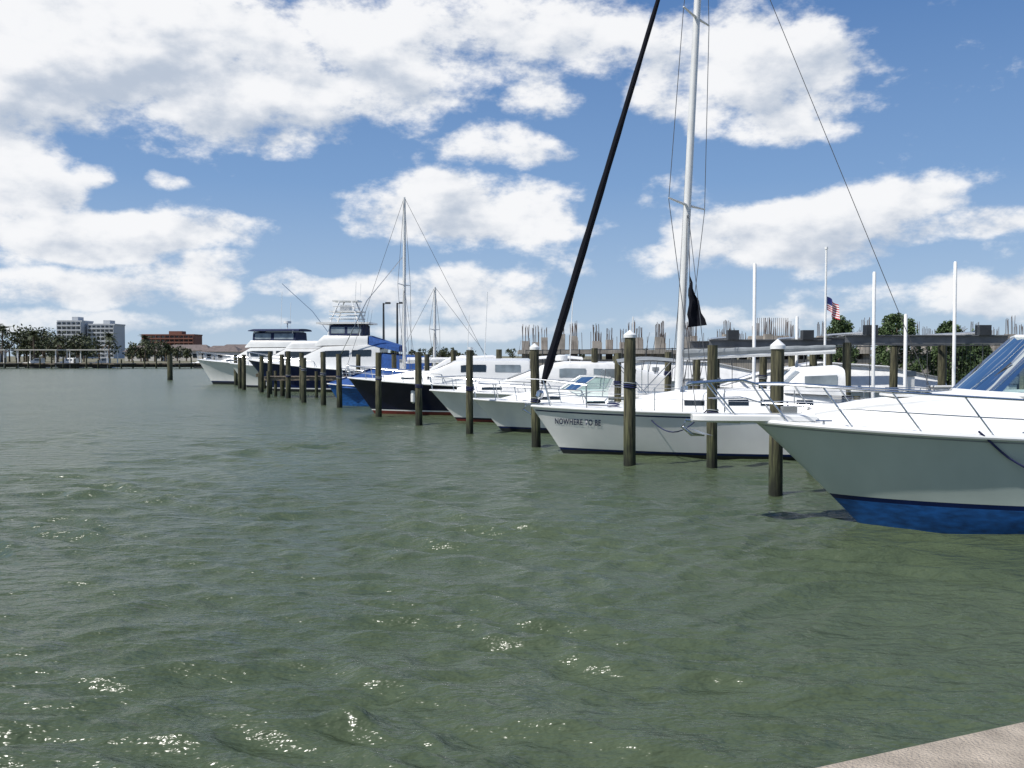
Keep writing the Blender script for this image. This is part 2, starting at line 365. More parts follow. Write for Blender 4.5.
def dock(name,x0,x1,y,w=1.1,z=1.05,rz=0):
    p=empty(name,(x0,y,0),rz); L=x1-x0; mb=MB(); n=int(L/0.16)
    for i in range(n):
        mb.box((0.08+i*0.16,random.uniform(-.015,.015),z+random.uniform(-.003,.003)),(0.145,w,0.045),'wood')
    mb.obj('planks',p,smooth=0)
    mb=MB()
    for yy in(-w/2+.08,0,w/2-.08): mb.box((L/2,yy,z-0.13),(L,0.06,0.2),'wood')
    for i in range(int(L/3)+1):
        for yy in(-w/2-.08,w/2+.08): mb.tube([(0.3+i*3,yy,-1.5),(0.3+i*3,yy,z+0.35)],0.1,'piling',n=10)
    mb.obj('frame',p,smooth=30)
dock('finger_dock',6.5,20.5,20.3); dock('finger_dock',4,16,28.2); dock('finger_dock',1,12,38.5); dock('finger_dock',-4,6,48.5)
dock('finger_dock',-15.5,1,58.5,1.6,1.3); dock('finger_dock',-20,-5,72.8,1.4,1.2)
for x,y in((9.5,28.3),(13.4,28.3),(7.4,38.6),(10.5,38.6),(3.5,48.6),(-9,58.6),(-5,58.6),(14,20.4)):
    p=empty('dock_box',(x,y,1.073)); z0=.25 if y==58.6 else 0
    mb=MB(); mb.box((0,0,.28+z0),(1.1,.5,.55),'gel'); mb.box((0,-.01,.595+z0),(1.16,.56,.07),'gel'); mb.obj('box',p,bevel=.02)
for x,y in((8.2,28.3),(12.2,28.3),(6.0,38.6),(2,48.6),(-7,58.6),(11,20.4)):
    p=empty('power_pedestal',(x,y,1.073)); z0=.25 if y==58.6 else 0
    mb=MB(); mb.box((0,0,.45+z0),(.2,.2,.9),'gel'); mb.box((0,0,.985+z0),(.26,.26,.16),'graycanvas'); mb.obj('post',p,bevel=.015)

# ================================================================ NEAR EXPRESS CRUISER
def near_boat():
    p=empty('cabin_cruiser',(3.75,14.35,0),math.radians(-2))
    h=Hull(9.8,3.3,1.60,1.35,1.62,draft=0.55,flare=1.35,wl=0.84,fine=1.05,full=0.46)
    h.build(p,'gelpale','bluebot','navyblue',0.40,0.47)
    mb=MB()
    for sg in(-1,1):
        lo=[];hi=[]
        for i in range(50):
            t=(0.012+0.97*i/49)**1.2; z=h.sheer(t)-0.075; x,y=h.pt(t,z); lo.append((x,sg*(y+.005),z)); x,y=h.pt(t,z+.018); hi.append((x,sg*(y+.005),z+.018))
        mb.loft([lo,hi] if sg<0 else [hi,lo],'graycanvas',caps=False)
    mb.obj('pin_stripe',p)
    mb=MB()
    rings=[]
    for x,w in[(-0.95,0.10),(-0.9,0.17),(-0.75,0.22),(-0.3,0.25),(0.3,0.3),(0.9,0.32)]:
        zt=1.70
        rings.append([(x,-w,zt-.09),(x,-w,zt-.02),(x,-w+.03,zt),(x,w-.03,zt),(x,w,zt-.02),(x,w,zt-.09),(x,w-.05,zt-.12),(x,-w+.05,zt-.12)])
    mb.loft(rings,'gel',closed=True)
    mb.obj('anchor_platform',p,smooth=40)
    mb=MB()
    mb.tube([(-1.05,0,1.60),(-0.2,0,1.57)],0.02,'steel'); mb.tube([(-1.02,0,1.62),(-1.1,0,1.5),(-0.95,0,1.38),(-0.75,0,1.36)],[.02,.025,.03,.01],'steel')
    mb.add([(-1.08,0,1.5),(-0.8,-.14,1.40),(-0.62,0,1.36),(-0.8,.14,1.40),(-.85,0,1.44)],[(0,1,4),(0,4,3),(1,2,4),(4,2,3)],'steel')
    mb.box((0.55,0,1.76),(0.22,0.14,0.12),'steel'); mb.obj('anchor',p)
    st=[(0.75,0.12,1.60,1.66),(1.1,0.42,1.58,1.74),(1.7,0.78,1.53,1.84),(2.4,1.05,1.5,1.92),(3.2,1.22,1.47,1.98),(4.4,1.34,1.44,2.0),(6.0,1.38,1.4,1.95)]
    mb=MB(); house(mb,st,'deck',camber=0.08,tumble=0.22)
    mb.obj('foredeck_trunk',p,smooth=45)
    mb=MB(); sidewin(mb,st,4.2,5.3,0.34,0.66,tumble=.22)
    mb.obj('portlights',p)
    mb=MB(); mb.box((2.35,0,2.02),(0.55,0.55,0.05),'darkwin'); mb.box((2.35,0,2.0),(0.62,0.62,0.04),'gel'); mb.obj('deck_hatch',p,bevel=.01)
    bot=[(5.9,-1.40,1.98),(4.9,-1.38,2.0),(3.95,-1.16,2.02),(3.3,-0.62,2.05),(3.08,0,2.07),(3.3,0.62,2.05),(3.95,1.16,2.02),(4.9,1.38,2.0),(5.9,1.40,1.98)]
    top=[(6.1,-1.28,2.50),(5.5,-1.22,2.70),(4.75,-1.0,2.83),(4.2,-0.55,2.88),(4.0,0,2.90),(4.2,0.55,2.88),(4.75,1.0,2.83),(5.5,1.22,2.70),(6.1,1.28,2.50)]
    mb=MB(); mb.loft([bot,top],'glass',caps=False); mb.obj('windshield_glass',p,smooth=60)
    mb=MB(); mb.tube(bot,0.035,'gel'); mb.tube(top,0.03,'gel')
    for i in(0,2,3,5,6,8): mb.tube([bot[i],top[i]],0.026,'steel')
    for i in(3,5):
        mb.tube([(bot[i][0]-.03,bot[i][1]*.5,bot[i][2]+.02),((bot[i][0]+top[i][0])/2-.05,bot[i][1]*.75,2.5)],0.01,'rubber')
    mb.obj('windshield_frame',p)
    mb=MB(); mb.box((5.3,0.6,2.0),(0.5,0.9,0.35),'deck'); mb.box((6.3,0.6,2.0),(0.5,0.6,0.8),'gel'); mb.box((6.3,-0.7,1.9),(0.6,0.7,0.6),'gel')
    mb.tube([(5.62,0.6+0.18*math.cos(a),2.25+0.18*math.sin(a)) for a in [k*math.pi/6 for k in range(13)]],0.015,'rubber')
    mb.obj('helm_and_seats',p,bevel=0.04)
    mb=MB()
    house(mb,[(5.8,1.5,1.36,1.98),(7.5,1.48,1.33,1.85),(9.6,1.35,1.3,1.7)],'gel',camber=0.02); mb.obj('coaming',p,smooth=40)
    mb=MB()
    for x in(7.0,7.35): mb.tube([(x,-1.45,1.75),(x+.25,-1.35,2.8),(x+.35,-1.1,3.25),(x+.35,1.1,3.25),(x+.25,1.35,2.8),(x,1.45,1.75)],0.05,'gel')
    mb.obj('radar_arch',p)
    mb=MB(); house(mb,[(5.9,1.2,3.2,3.24),(6.5,1.3,3.25,3.3),(7.6,1.3,3.25,3.3)],'whitecanvas'); mb.obj('bimini_top',p)
    mb=MB(); mb.tube([(7.3,0,3.3),(7.3,0,3.45),(7.3,0,3.5)],[.28,.28,.2],'gel',n=20); mb.obj('radar_dome',p)
    mb=MB()
    def P(x,sg,z):
        t=max(0,x/h.L); return (x,sg*(max(h.bd(t)-0.07,0.19) if x>0.02 else 0.17),(h.sheer(t) if x>=0 else 1.68)+z)
    for sg in(-1,1):
        xs=[-0.85+ i*0.25 for i in range(26)]
        hz=lambda x:0.50+0.10*min(1,(x+0.85)/1.4) if x<0.5 else 0.6-0.02*(x-0.5)
        off=lambda x:0.14
        topr=[(x-0.12,P(x,sg,0)[1]+sg*off(x)*0.4,P(x,sg,0)[2]+hz(x)) for x in xs]
        mb.tube([(-1.02,0,2.15),(-1.02,sg*0.1,2.16)]+topr+[P(5.9,sg,0.02)],0.0165,'steel',n=8)
        midr=[(x-0.06,P(x,sg,0)[1]+sg*off(x)*0.2,P(x,sg,0)[2]+hz(x)*0.5) for x in xs[1:]]
        mb.tube(midr,0.009,'steel',n=6)
        for x in(-0.6,0.15,0.95,1.8,2.7,3.6,4.5,5.4):
            b=P(x+0.30,sg,0.0); tpt=(x-0.12,P(x,sg,0)[1]+sg*off(x)*0.4,P(x,sg,0)[2]+hz(x))
            mb.tube([b,tpt],0.0135,'steel',n=8); mb.tube([(b[0],b[1],b[2]-.0),(b[0],b[1],b[2]+.02)],0.035,'steel',n=10)
    mb.obj('bow_rail',p)
    mb=MB()
    for x in(0.9,3.5):
        for sg in(-1,1):
            t=x/h.L; y=sg*(h.bd(t)-0.16); z=h.sheer(t)+0.05; mb.tube([(x-.12,y,z+.03),(x+.12,y,z+.03)],0.015,'steel'); mb.tube([(x,y,z-.03),(x,y,z+.03)],0.02,'steel')
    mb.obj('cleats',p)
    mb=MB(); a=Vector((2.75,-1.34,1.56)); b=Vector((4.4,-1.78,0.95)); pts=[]
    for i in range(16):
        f=i/15; q=a.lerp(b,f); q.z-=0.28*math.sin(math.pi*f)
        q.y=min(q.y,-h.hb(q.x,max(.3,q.z))-0.03); pts.append(q)
    mb.tube(pts,0.016,'rope',n=6); mb.obj('fender_line',p)
    mb=MB(); mb.tube([(4.45,-1.80,.98),(4.45,-1.80,.9),(4.45,-1.80,.45),(4.45,-1.80,.36)],[.04,.13,.13,.04],'navyblue',n=14); mb.obj('fender',p)
    mb=MB(); a=Vector((0.9,0.35,1.66)); b=Vector((1.3,3.0,1.75)); mb.tube([a.lerp(b,i/10)-Vector((0,0,0.3*math.sin(math.pi*i/10))) for i in range(11)],0.014,'rope',n=6); mb.obj('mooring_line',p)
near_boat()

# ================================================================ SAILBOAT
def mast_rig(p,base,top,bow,stern,sp=[],halfw=1.6,r=0.085,wr=0.011,furl=None,chz=1.2):
    mb=MB(); base=Vector(base); top=Vector(top); bow=Vector(bow); stern=Vector(stern)
    mb.tube([base.lerp(top,i/6) for i in range(7)],[r,r,r,r*.97,r*.93,r*.85,r*.7],'alu',n=12)
    mb.obj('mast',p)
    mb=MB()
    for f,dv in sp:
        c=base.lerp(top,f)
        for s in(-1,1): mb.tube([c,c+Vector(dv)*s+Vector((0.0,0,0.04))],[r*.4,r*.22],'alu',n=6)
    mb.obj('spreaders',p)
    mb=MB()
    for s in(-1,1):
        ch=Vector((base.x+0.25,s*halfw,chz)); pts=[ch]
        for f,dv in sp: pts.append(base.lerp(top,f)+Vector(dv)*s*(1 if Vector(dv).y>0 else -1))
        pts.append(top)
        for a,b in zip(pts,pts[1:]): mb.tube([a,b],wr,'wire',n=5)
        if sp: mb.tube([ch+Vector((-.35,0,0)),base.lerp(top,sp[0][0])],wr*.9,'wire',n=5); mb.tube([ch+Vector((.35,0,0)),base.lerp(top,sp[0][0])],wr*.9,'wire',n=5)
    mb.tube([stern,top],wr,'wire',n=5)
    mb.tube([base+Vector((.11,0.02,0.3)),top+Vector((.08,0,-.1))],wr*.7,'whitecanvas',n=4)
    mb.tube([base+Vector((-.10,0.03,0.3)),top+Vector((-.07,0,-.1))],wr*.6,'wire',n=4)
    if not furl: mb.tube([bow,top],wr,'wire',n=5)
    mb.obj('standing_rigging',p)
    if furl:
        mb=MB(); b=Vector(bow); n=26; pts=[b.lerp(top,0.035+0.9*i/n) for i in range(n+1)]
        rs=[furl*(0.55 if i==0 else (1.08-0.72*i/n)*(1+0.06*math.sin(i*2.1))) for i in range(n+1)]
        mb.tube(pts,rs,'blackcloth',n=10); mb.tube([b,top],wr,'wire',n=5)
        mb.tube([b.lerp(top,.008),b.lerp(top,.012),b.lerp(top,.02),b.lerp(top,.024)],[.05,.1,.1,.05],'steel',n=12)
        mb.obj('furled_genoa',p)
def sailboat():
    rot=math.radians(-4); p=empty('sailboat',(0.5,24.9,0),rot); inv=Matrix.Rotation(-rot,3,'Z')
    def W(x,y,z): return inv@Vector((x-0.5,y-24.9,z))
    h=Hull(10.9,3.5,1.26,1.10,0.85,draft=0.6,flare=0.9,wl=0.88,fine=1.1,full=0.52,stern=0.78,shp=1.6)
    h.build(p,'gel','blackbot','navyblue',0.09,0.15,rubc='gel')
    mb=MB()
    for sg in(-1,1):
        lo=[];hi=[]
        for i in range(50):
            t=(0.012+0.97*i/49)**1.2; z=h.sheer(t)-0.13; x,y=h.pt(t,z); lo.append((x,sg*(y+.006),z)); x,y=h.pt(t,z+.035); hi.append((x,sg*(y+.006),z+.035))
        mb.loft([lo,hi] if sg<0 else [hi,lo],'navyblue',caps=False)
    mb.obj('cove_stripe',p)
    st=[(2.6,0.35,1.15,1.3),(3.1,0.75,1.13,1.5),(3.9,0.95,1.12,1.62),(5.5,1.12,1.1,1.68),(7.3,1.15,1.1,1.66),(7.7,1.12,1.1,1.62)]
    mb=MB(); house(mb,st,'deck',tumble=.14); mb.obj('cabin_trunk',p,smooth=45)
    mb=MB()
    for a,b in((4.0,4.5),(5.1,5.6),(5.9,6.4),(6.8,7.2)): sidewin(mb,st,a,b,.42,.68,tumble=.14)
    mb.obj('cabin_windows',p)
    mb=MB(); house(mb,[(7.4,1.4,1.05,1.42),(10.6,1.2,1.05,1.38)],'gel',camber=.02); mb.obj('cockpit_coaming',p)
    dd=[(6.5,1.0,1.66,1.72),(7.0,1.08,1.64,2.2),(8.0,1.12,1.6,2.26)]
    mb=MB(); house(mb,dd,'whitecanvas',camber=.1); frontwin(mb,dd[0],dd[1],k='vinyl'); sidewin(mb,dd,7.0,7.8,.3,.8,k='vinyl'); mb.obj('dodger',p,smooth=40)
    rigdv=(inv@Vector((0.66,0.95,0)))
    top=W(5.12,24.9,16.2)
    mast_rig(p,W(4.48,24.9,1.6),top,(0.18,0,1.32),(10.7,0,1.2),sp=[(0.345,rigdv),(0.685,rigdv*0.72)],halfw=1.62,furl=0.115,chz=1.18,r=0.10,wr=0.010)
    mb=MB()
    b=W(4.6,24.9,2.55); e=W(8.6,24.6,2.72); mb.tube([b,e],0.06,'alu',n=10)
    n=16; mb.tube([b.lerp(e,i/n)+Vector((0,0,.12)) for i in range(n+1)],[.12-.06*i/n+.01*math.sin(i*2.3) for i in range(n+1)],'graycanvas',n=10)
    mb.obj('boom',p)
    mb=MB()
    def P(x,sg,z): t=x/h.L; return Vector((x,sg*max(h.bd(t)-.07,.05),h.sheer(t)+z))
    for sg in(-1,1):
        xs=[1.5,3.2,4.9,6.6,8.3,9.8]
        for x in xs: mb.tube([P(x,sg,0),P(x,sg,.62)],.014,'steel',n=6)
        for z in(.6,.32): mb.tube([P(x,sg,z) for x in xs],.006,'steel',n=4)
        mb.tube([P(1.5,sg,0),P(1.5,sg,.62),P(.8,sg,.68),P(.2,sg,.72),Vector((-.1,0,h.sheer(0)+.72))],.016,'steel',n=6)
        mb.tube([P(.55,sg,0),P(.35,sg,.7)],.015,'steel',n=6); mb.tube([P(1.5,sg,.32),P(.45,sg,.36)],.012,'steel',n=5)
        mb.tube([P(9.8,sg,0),P(9.8,sg,.62),P(10.7,sg,.62),Vector((10.8,0,1.72))],.016,'steel',n=6); mb.tube([P(10.7,sg,0),P(10.7,sg,.62)],.016,'steel',n=6)
    mb.obj('lifelines',p)
    mb=MB(); mb.tube([(-.15,0,1.30),(.5,0,1.32)],.025,'steel'); mb.tube([(-.1,0,1.3),(-.2,0,1.16),(.02,0,1.02)],[.025,.03,.01],'steel'); mb.box((.1,0,1.3),(.45,.16,.06),'steel'); mb.obj('anchor',p)
    mb=MB(); mb.box((1.75,0,1.36),(.5,.5,.05),'darkwin'); mb.obj('fore_hatch',p,bevel=.01)
    mb=MB()
    for x,y in((4.0,-.5),(4.2,.45)): mb.tube([(x,y,1.66),(x,y,1.8)],[.07,.05],'steel',n=10)
    mb.tube([(2.2+.16*math.cos(a),-.55+.16*math.sin(a),1.26+.01*a) for a in [k*.5 for k in range(26)]],.014,'rope',n=5)
    mb.obj('deck_gear',p)
    mb=MB(); a=Vector((2.9,-1.1,1.22)); b=Vector((4.3,-3.0,1.35)); mb.tube([a.lerp(b,i/14)-Vector((0,0,.55*math.sin(math.pi*i/14))) for i in range(15)],.015,'rope',n=5)
    mb.obj('mooring_line',p)
    cu=bpy.data.curves.new('tmp','FONT'); cu.body='NOWHERE TO BE'; cu.size=0.215; cu.offset=0.004; cu.space_character=1.12
    to=bpy.data.objects.new('tmp',cu); S.collection.objects.link(to); bpy.context.view_layer.update()
    me=bpy.data.meshes.new_from_object(to.evaluated_get(bpy.context.evaluated_depsgraph_get()))
    bpy.data.objects.remove(to)
    for v in me.vertices:
        x=0.66+v.co.x*0.64; z=0.80+v.co.y*1.0; v.co=(x,-h.hb(x,z)-0.014,z)
    me.materials.clear(); me.materials.append(M['letter']); o=bpy.data.objects.new('boat_name_lettering',me); S.collection.objects.link(o); o.parent=p
    mb=MB(); A=W(4.72,24.6,4.72); B=W(5.16,24.6,3.42); C=W(4.66,24.6,3.36); n=8; vs=[];fs=[]
    for i in range(n+1):
        l=A.lerp(C,i/n); r=A.lerp(B,i/n)
        for j in range(5):
            q=l.lerp(r,j/4); q.y+=0.06*math.sin(j*1.7+i*.6); q.x+=.03*math.sin(i*1.9); vs.append(q)
    for i in range(n):
        for j in range(4): fs.append((i*5+j,i*5+j+1,i*5+6+j,i*5+5+j))
    mb.add(vs,fs,'blackcloth'); mb.tube([W(4.69,24.6,1.5),W(4.72,24.6,6.5)],.006,'wire',n=4); mb.obj('black_pennant',p)
sailboat()

# ================================================================ generic power boats
def powerboat(name,loc,rot,L,B,zb,zs,rake,top='gel',boot='blackbot',stripe='navyblue',houses=(),rail=(0.1,.5),extra=None,sheerstripe=None,draft=.5,zb1=.12,zb2=.18,railh=.55):
    p=empty(name,(loc[0],loc[1],0),math.radians(rot)); h=Hull(L,B,zb,zs,rake,draft=draft)
    h.build(p,top,boot,stripe,zb1,zb2,sheerstripe=sheerstripe)
    for i,hs in enumerate(houses):
        mb=MB(); st=hs['st']; house(mb,st,hs.get('m','gel'),camber=hs.get('c',.06),tumble=hs.get('t',.08))
        for w in hs.get('win',()): sidewin(mb,st,*w[:4],k=w[4] if len(w)>4 else 'darkwin',tumble=hs.get('t',.08))
        for fi in hs.get('front',()): frontwin(mb,st[fi],st[fi+1],camber=hs.get('c',.06),k=hs.get('fk','darkwin'))
        mb.obj(hs.get('n','cabin'),p,smooth=40)
    if rail: bowrail(p,h,rail[0]*L if rail[0]>.05 else rail[0],rail[1]*L,ht=railh,r=.018,n=6,slant=.1)
    if extra:
        mb=MB(); extra(mb,h); mb.obj('fittings',p,smooth=35)
    return p
def windscreen(mb,x,w,z,hh=.55,rk=.6,k='glass'):
    bot=[(x+1.6,-w,z),(x+.5,-w*.92,z+.02),(x,-w*.4,z+.05),(x,w*.4,z+.05),(x+.5,w*.92,z+.02),(x+1.6,w,z)]
    top=[(x+1.8,-w*.9,z+hh*.85),(x+.5+rk,-w*.82,z+hh),(x+rk,-w*.36,z+hh),(x+rk,w*.36,z+hh),(x+.5+rk,w*.82,z+hh),(x+1.8,w*.9,z+hh*.85)]
    mb.loft([bot,top],k,caps=False); mb.tube(bot,.02,'gel',n=6); mb.tube(top,.02,'gel',n=6)
    for i in range(6): mb.tube([bot[i],top[i]],.018,'gel',n=6)
def antenna(mb,x,y,z,l,k='pole'): mb.tube([(x,y,z),(x+.15*l*.3,y,z+l)],.018,k,n=5)
def fender(mb,h,x,k='gel',z=.55):
    y=-h.hb(x,z)-.13; mb.tube([(x,y,z+.34),(x,y,z+.27),(x,y,z-.2),(x,y,z-.27)],[.03,.11,.11,.03],k,n=10); mb.tube([(x,y,z+.3),(x,-h.bd(x/h.L),h.sheer(x/h.L))],.01,'rope',n=4)
def bimini(mb,x0,x1,w,zb,z,k):
    rings=[]
    for i in range(6):
        x=x0+(x1-x0)*i/5; zz=z+.07*math.sin(math.pi*i/5)
        rings.append([(x,-w,zz-.06),(x,-w*.8,zz),(x,0,zz+.06),(x,w*.8,zz),(x,w,zz-.06)])
    mb.loft(rings,k,caps=False); mb.loft([[(a,b,c-.03) for a,b,c in r] for r in rings],k,caps=False)
    for x in(x0,(x0+x1)/2,x1):
        for sg in(-1,1): mb.tube([((x0+x1)/2,sg*w,zb),(x,sg*w*.98,z-.06)],.016,'steel',n=6)
def rods(mb,x,y,z,n=4):
    for i in range(n): mb.tube([(x+i*.25,y,z),(x+i*.25+.35,y-.1*i,z+1.9)],[.014,.006],'rubber',n=4)
def exA(mb,h):
    windscreen(mb,3.0,1.15,1.42,.5,.7)
    for x in(4.4,5.4): mb.tube([(x,-1.2,1.25),(x+.1,-1.15,2.15),(x+.1,1.15,2.15),(x,1.2,1.25)],.018,'steel',n=6)
    bimini(mb,4.9,6.9,1.2,1.3,2.45,'graycanvas'); rods(mb,7.0,-1.0,1.3,3)
    antenna(mb,5.3,-1.1,1.5,2.4); fender(mb,h,3.4,'navyblue',.5); fender(mb,h,5.6,'gel',.5)
powerboat('motorboat',(-1.35,31.9),-3,8.8,2.9,1.12,.95,1.0,houses=[dict(st=[(1.0,.2,1.02,1.1),(1.8,.75,1.0,1.3),(3.0,1.1,.97,1.42),(4.6,1.25,.95,1.4)],m='deck',t=.2,win=[(2.1,3.0,.4,.66)],n='foredeck'),
   dict(st=[(5.6,1.3,.95,1.35),(8.5,1.2,.9,1.3)],m='gel',n='coaming')],rail=(.0,.42),extra=exA)
def exC(mb,h):
    antenna(mb,5.5,-1,2.3,2.6); mb.tube([(5.2,0,2.42),(5.2,0,2.6),(5.2,0,2.65)],[.25,.25,.15],'gel',n=14); fender(mb,h,3.8); rods(mb,8.2,-.9,1.6,3)
powerboat('cabin_motorboat',(-3.25,36.6),-2,10.4,3.3,1.25,1.05,1.1,boot='redbot',stripe='navy',houses=[dict(st=[(1.1,.25,1.2,1.3),(2.0,.8,1.15,1.5),(3.1,1.15,1.1,1.6),(5,1.3,1.05,1.62)],m='deck',t=.16,win=[(2.1,3.0,.4,.66)],n='foredeck'),
   dict(st=[(2.9,1.1,1.1,1.58),(4.5,1.3,1.1,2.2),(5.3,1.35,1.05,2.34),(7.4,1.35,1.0,2.32),(9.2,1.28,1.0,1.75)],m='whitecanvas',win=[(5.1,6.1,.58,.84,'vinyl'),(6.4,7.3,.58,.84,'vinyl')],front=[0],n='enclosure')],rail=(.0,.45),extra=exC)
def exN(mb,h):
    antenna(mb,6.3,-1,2.4,3.0); mb.tube([(5.6,0,2.4),(5.6,0,2.9)],.05,'gel'); mb.box((5.6,0,2.95),(.1,1.2,.1),'gel')
    for sg in(-1,1): mb.tube([(4.3,sg*1.5,1.7),(5.6,sg*1.5,1.75)],.02,'steel')
    bimini(mb,8.4,10.6,1.4,1.3,2.5,'whitecanvas'); fender(mb,h,3.2,'gel',.8); fender(mb,h,5.2,'gel',.8)
powerboat('motorboat',(-7.45,41.9),-3,12.5,3.9,1.62,1.15,1.2,top='navy',boot='redbot',stripe='gel',houses=[dict(st=[(1.5,.3,1.5,1.6),(2.6,1.0,1.4,1.8),(4.0,1.35,1.3,1.9),(6,1.5,1.25,1.9)],m='deck',t=.16,win=[(2.6,3.2,.45,.68),(3.8,4.4,.45,.68)],n='foredeck'),
   dict(st=[(3.9,1.35,1.3,1.88),(5.0,1.45,1.25,2.36),(5.7,1.5,1.25,2.44),(8.2,1.5,1.2,2.44),(8.3,1.5,1.2,2.38)],m='gel',win=[(5.3,6.4,.56,.82),(6.8,7.9,.56,.82,'vinyl')],front=[0],n='wheelhouse'),
   dict(st=[(8.4,1.4,1.2,1.9),(11.8,1.35,1.15,1.5)],m='graycanvas',n='cockpit_cover')],rail=(.0,.36),extra=exN,zb1=.15,zb2=.2)
powerboat('covered_boat',(-9.7,48.5),-2,6.5,2.4,1.15,.95,.7,top='bluebot',boot='bluebot',stripe='bluebot',houses=[dict(st=[(.1,.15,1.05,1.15),(1.2,.9,.95,1.5),(2.6,1.15,.9,2.0),(4.4,1.15,.9,1.8),(6.3,1.0,.85,1.3)],m='bluecanvas',t=.3,n='cover')],rail=None)
powerboat('motorboat',(-8.0,53.5),-2,9.5,3.1,1.4,1.1,1.1,houses=[dict(st=[(1.3,.3,1.3,1.4),(3,1.1,1.2,1.75),(4.2,1.3,1.15,1.8)],m='deck',t=.16,n='foredeck'),
   dict(st=[(3.2,1.1,1.2,1.75),(4.5,1.3,1.1,2.5),(6.9,1.3,1.0,2.6),(8.5,1.25,1.0,2.0)],m='whitecanvas',win=[(4.7,5.6,.5,.85,'vinyl'),(5.9,6.8,.5,.85,'vinyl')],front=[0],n='enclosure')],rail=(.0,.4),extra=exC)
powerboat('covered_boat',(7.3,33.4),-2,8,2.8,1.5,1.35,.8,houses=[dict(st=[(.2,.2,1.4,1.5),(1.5,1.0,1.35,1.95),(3.6,1.35,1.3,2.35),(6,1.35,1.3,2.2),(7.9,1.2,1.3,1.8)],m='whitecanvas',t=.35,n='shrink_wrap_cover')],rail=None)
powerboat('covered_boat',(2.4,44.5),-2,9,3.0,1.6,1.4,.8,houses=[dict(st=[(.2,.2,1.5,1.6),(1.6,1.1,1.4,1.95),(4,1.45,1.3,2.4),(7,1.45,1.3,2.3),(8.9,1.3,1.3,1.9)],m='whitecanvas',t=.35,n='shrink_wrap_cover')],rail=None)
def exS(mb,h):
    for x,y in((6.2,-1.4),(6.2,1.4),(8.9,-1.5),(8.9,1.5)):
        mb.tube([(x,y,3.0),(x+.35 if x<7 else x-.4,y*.75,5.2),(x+.9 if x<7 else x-.9,y*.5,6.6)],.055,'gel',n=6)
    mb.box((7.5,0,4.98),(3.9,2.9,.13),'gel'); mb.box((7.5,0,5.85),(2.3,1.7,.10),'gel'); mb.box((7.5,0,6.62),(1.9,1.4,.10),'gel')
    for z in(5.35,5.6,6.2):
        for sg in(-1,1): mb.tube([(6.4+.3*(z>6),sg*1.1,z),(8.6-.3*(z>6),sg*1.1,z)],.035,'gel',n=5)
    mb.box((7.4,0,6.1),(.7,.8,.45),'gel')
    for sg in(-1,1):
        mb.tube([(7.2,sg*1.7,2.3),(9.5,sg*2.6,6.5),(12.3,sg*3.4,9.6)] if sg<0 else [(7.2,1.7,2.3),(4.2,2.6,6.0),(1.6,3.4,8.2)],.028,'steel',n=5)
    antenna(mb,8.2,-.8,5,3.0); antenna(mb,8.2,.8,5,3.0); rods(mb,8.6,-1.4,4,4)
powerboat('sport_fishing_boat',(-19.6,68.5),-3,15.5,4.9,2.35,1.35,1.9,top='navyblue',boot='blackbot',stripe='gel',houses=[dict(st=[(2.6,.5,2.0,2.15),(4.2,1.3,1.8,2.5),(5.0,1.6,1.75,2.6)],m='deck',t=.16,n='foredeck'),
   dict(st=[(4.3,1.5,1.75,2.45),(6.1,1.8,1.6,3.3),(9.6,1.8,1.5,3.45),(10.2,1.75,1.45,3.4)],m='gel',win=[(5.9,8.0,.55,.8),(8.2,9.6,.55,.8)],front=[0],n='deckhouse'),
   dict(st=[(5.4,1.3,3.3,3.5),(6.1,1.5,3.35,4.1),(9.3,1.5,3.4,4.05)],m='gel',t=.02,n='flybridge'),
   dict(st=[(6.5,1.35,4.07,4.85),(8.9,1.35,4.07,4.85)],m='navycanvas',win=[(6.6,7.6,.2,.8,'vinyl'),(7.8,8.8,.2,.8,'vinyl')],n='flybridge_enclosure'),
   dict(st=[(9.4,1.6,3.4,4.0),(11.6,1.7,2.9,3.3)],m='bluecanvas',n='aft_canvas'),
   dict(st=[(10.3,1.7,1.3,2.8),(13.5,1.8,1.3,2.5)],m='bluecanvas',n='cockpit_cover')],rail=(.0,.36),extra=exS,zb1=.2,zb2=.28,draft=.8)
def exM(mb,h):
    for x in(6.0,9.6):
        for y in(-1.5,1.5): mb.tube([(x,y,3.4),(x+.1,y*.95,4.9)],.05,'gel',n=6)
    antenna(mb,8.5,-1.2,5,3.4); antenna(mb,8.5,1.2,5,2.6); mb.tube([(8.7,0,5.1),(8.7,0,5.6)],.06,'gel'); mb.tube([(8.7,0,5.6),(8.7,0,5.8)],.35,'gel',n=14)
    for sg in(-1,1):
        mb.tube([(10.4,sg*1.7,3.95),(14.6,sg*1.7,3.95)],.03,'steel',n=5)
        for i in range(6): mb.tube([(10.6+i*.75,sg*1.7,3.4),(10.6+i*.75,sg*1.7,3.95)],.02,'steel',n=5)
    mb.tube([(12.8,0,3.6),(11.2,0,3.75)],[.35,.28],'gel',n=10)
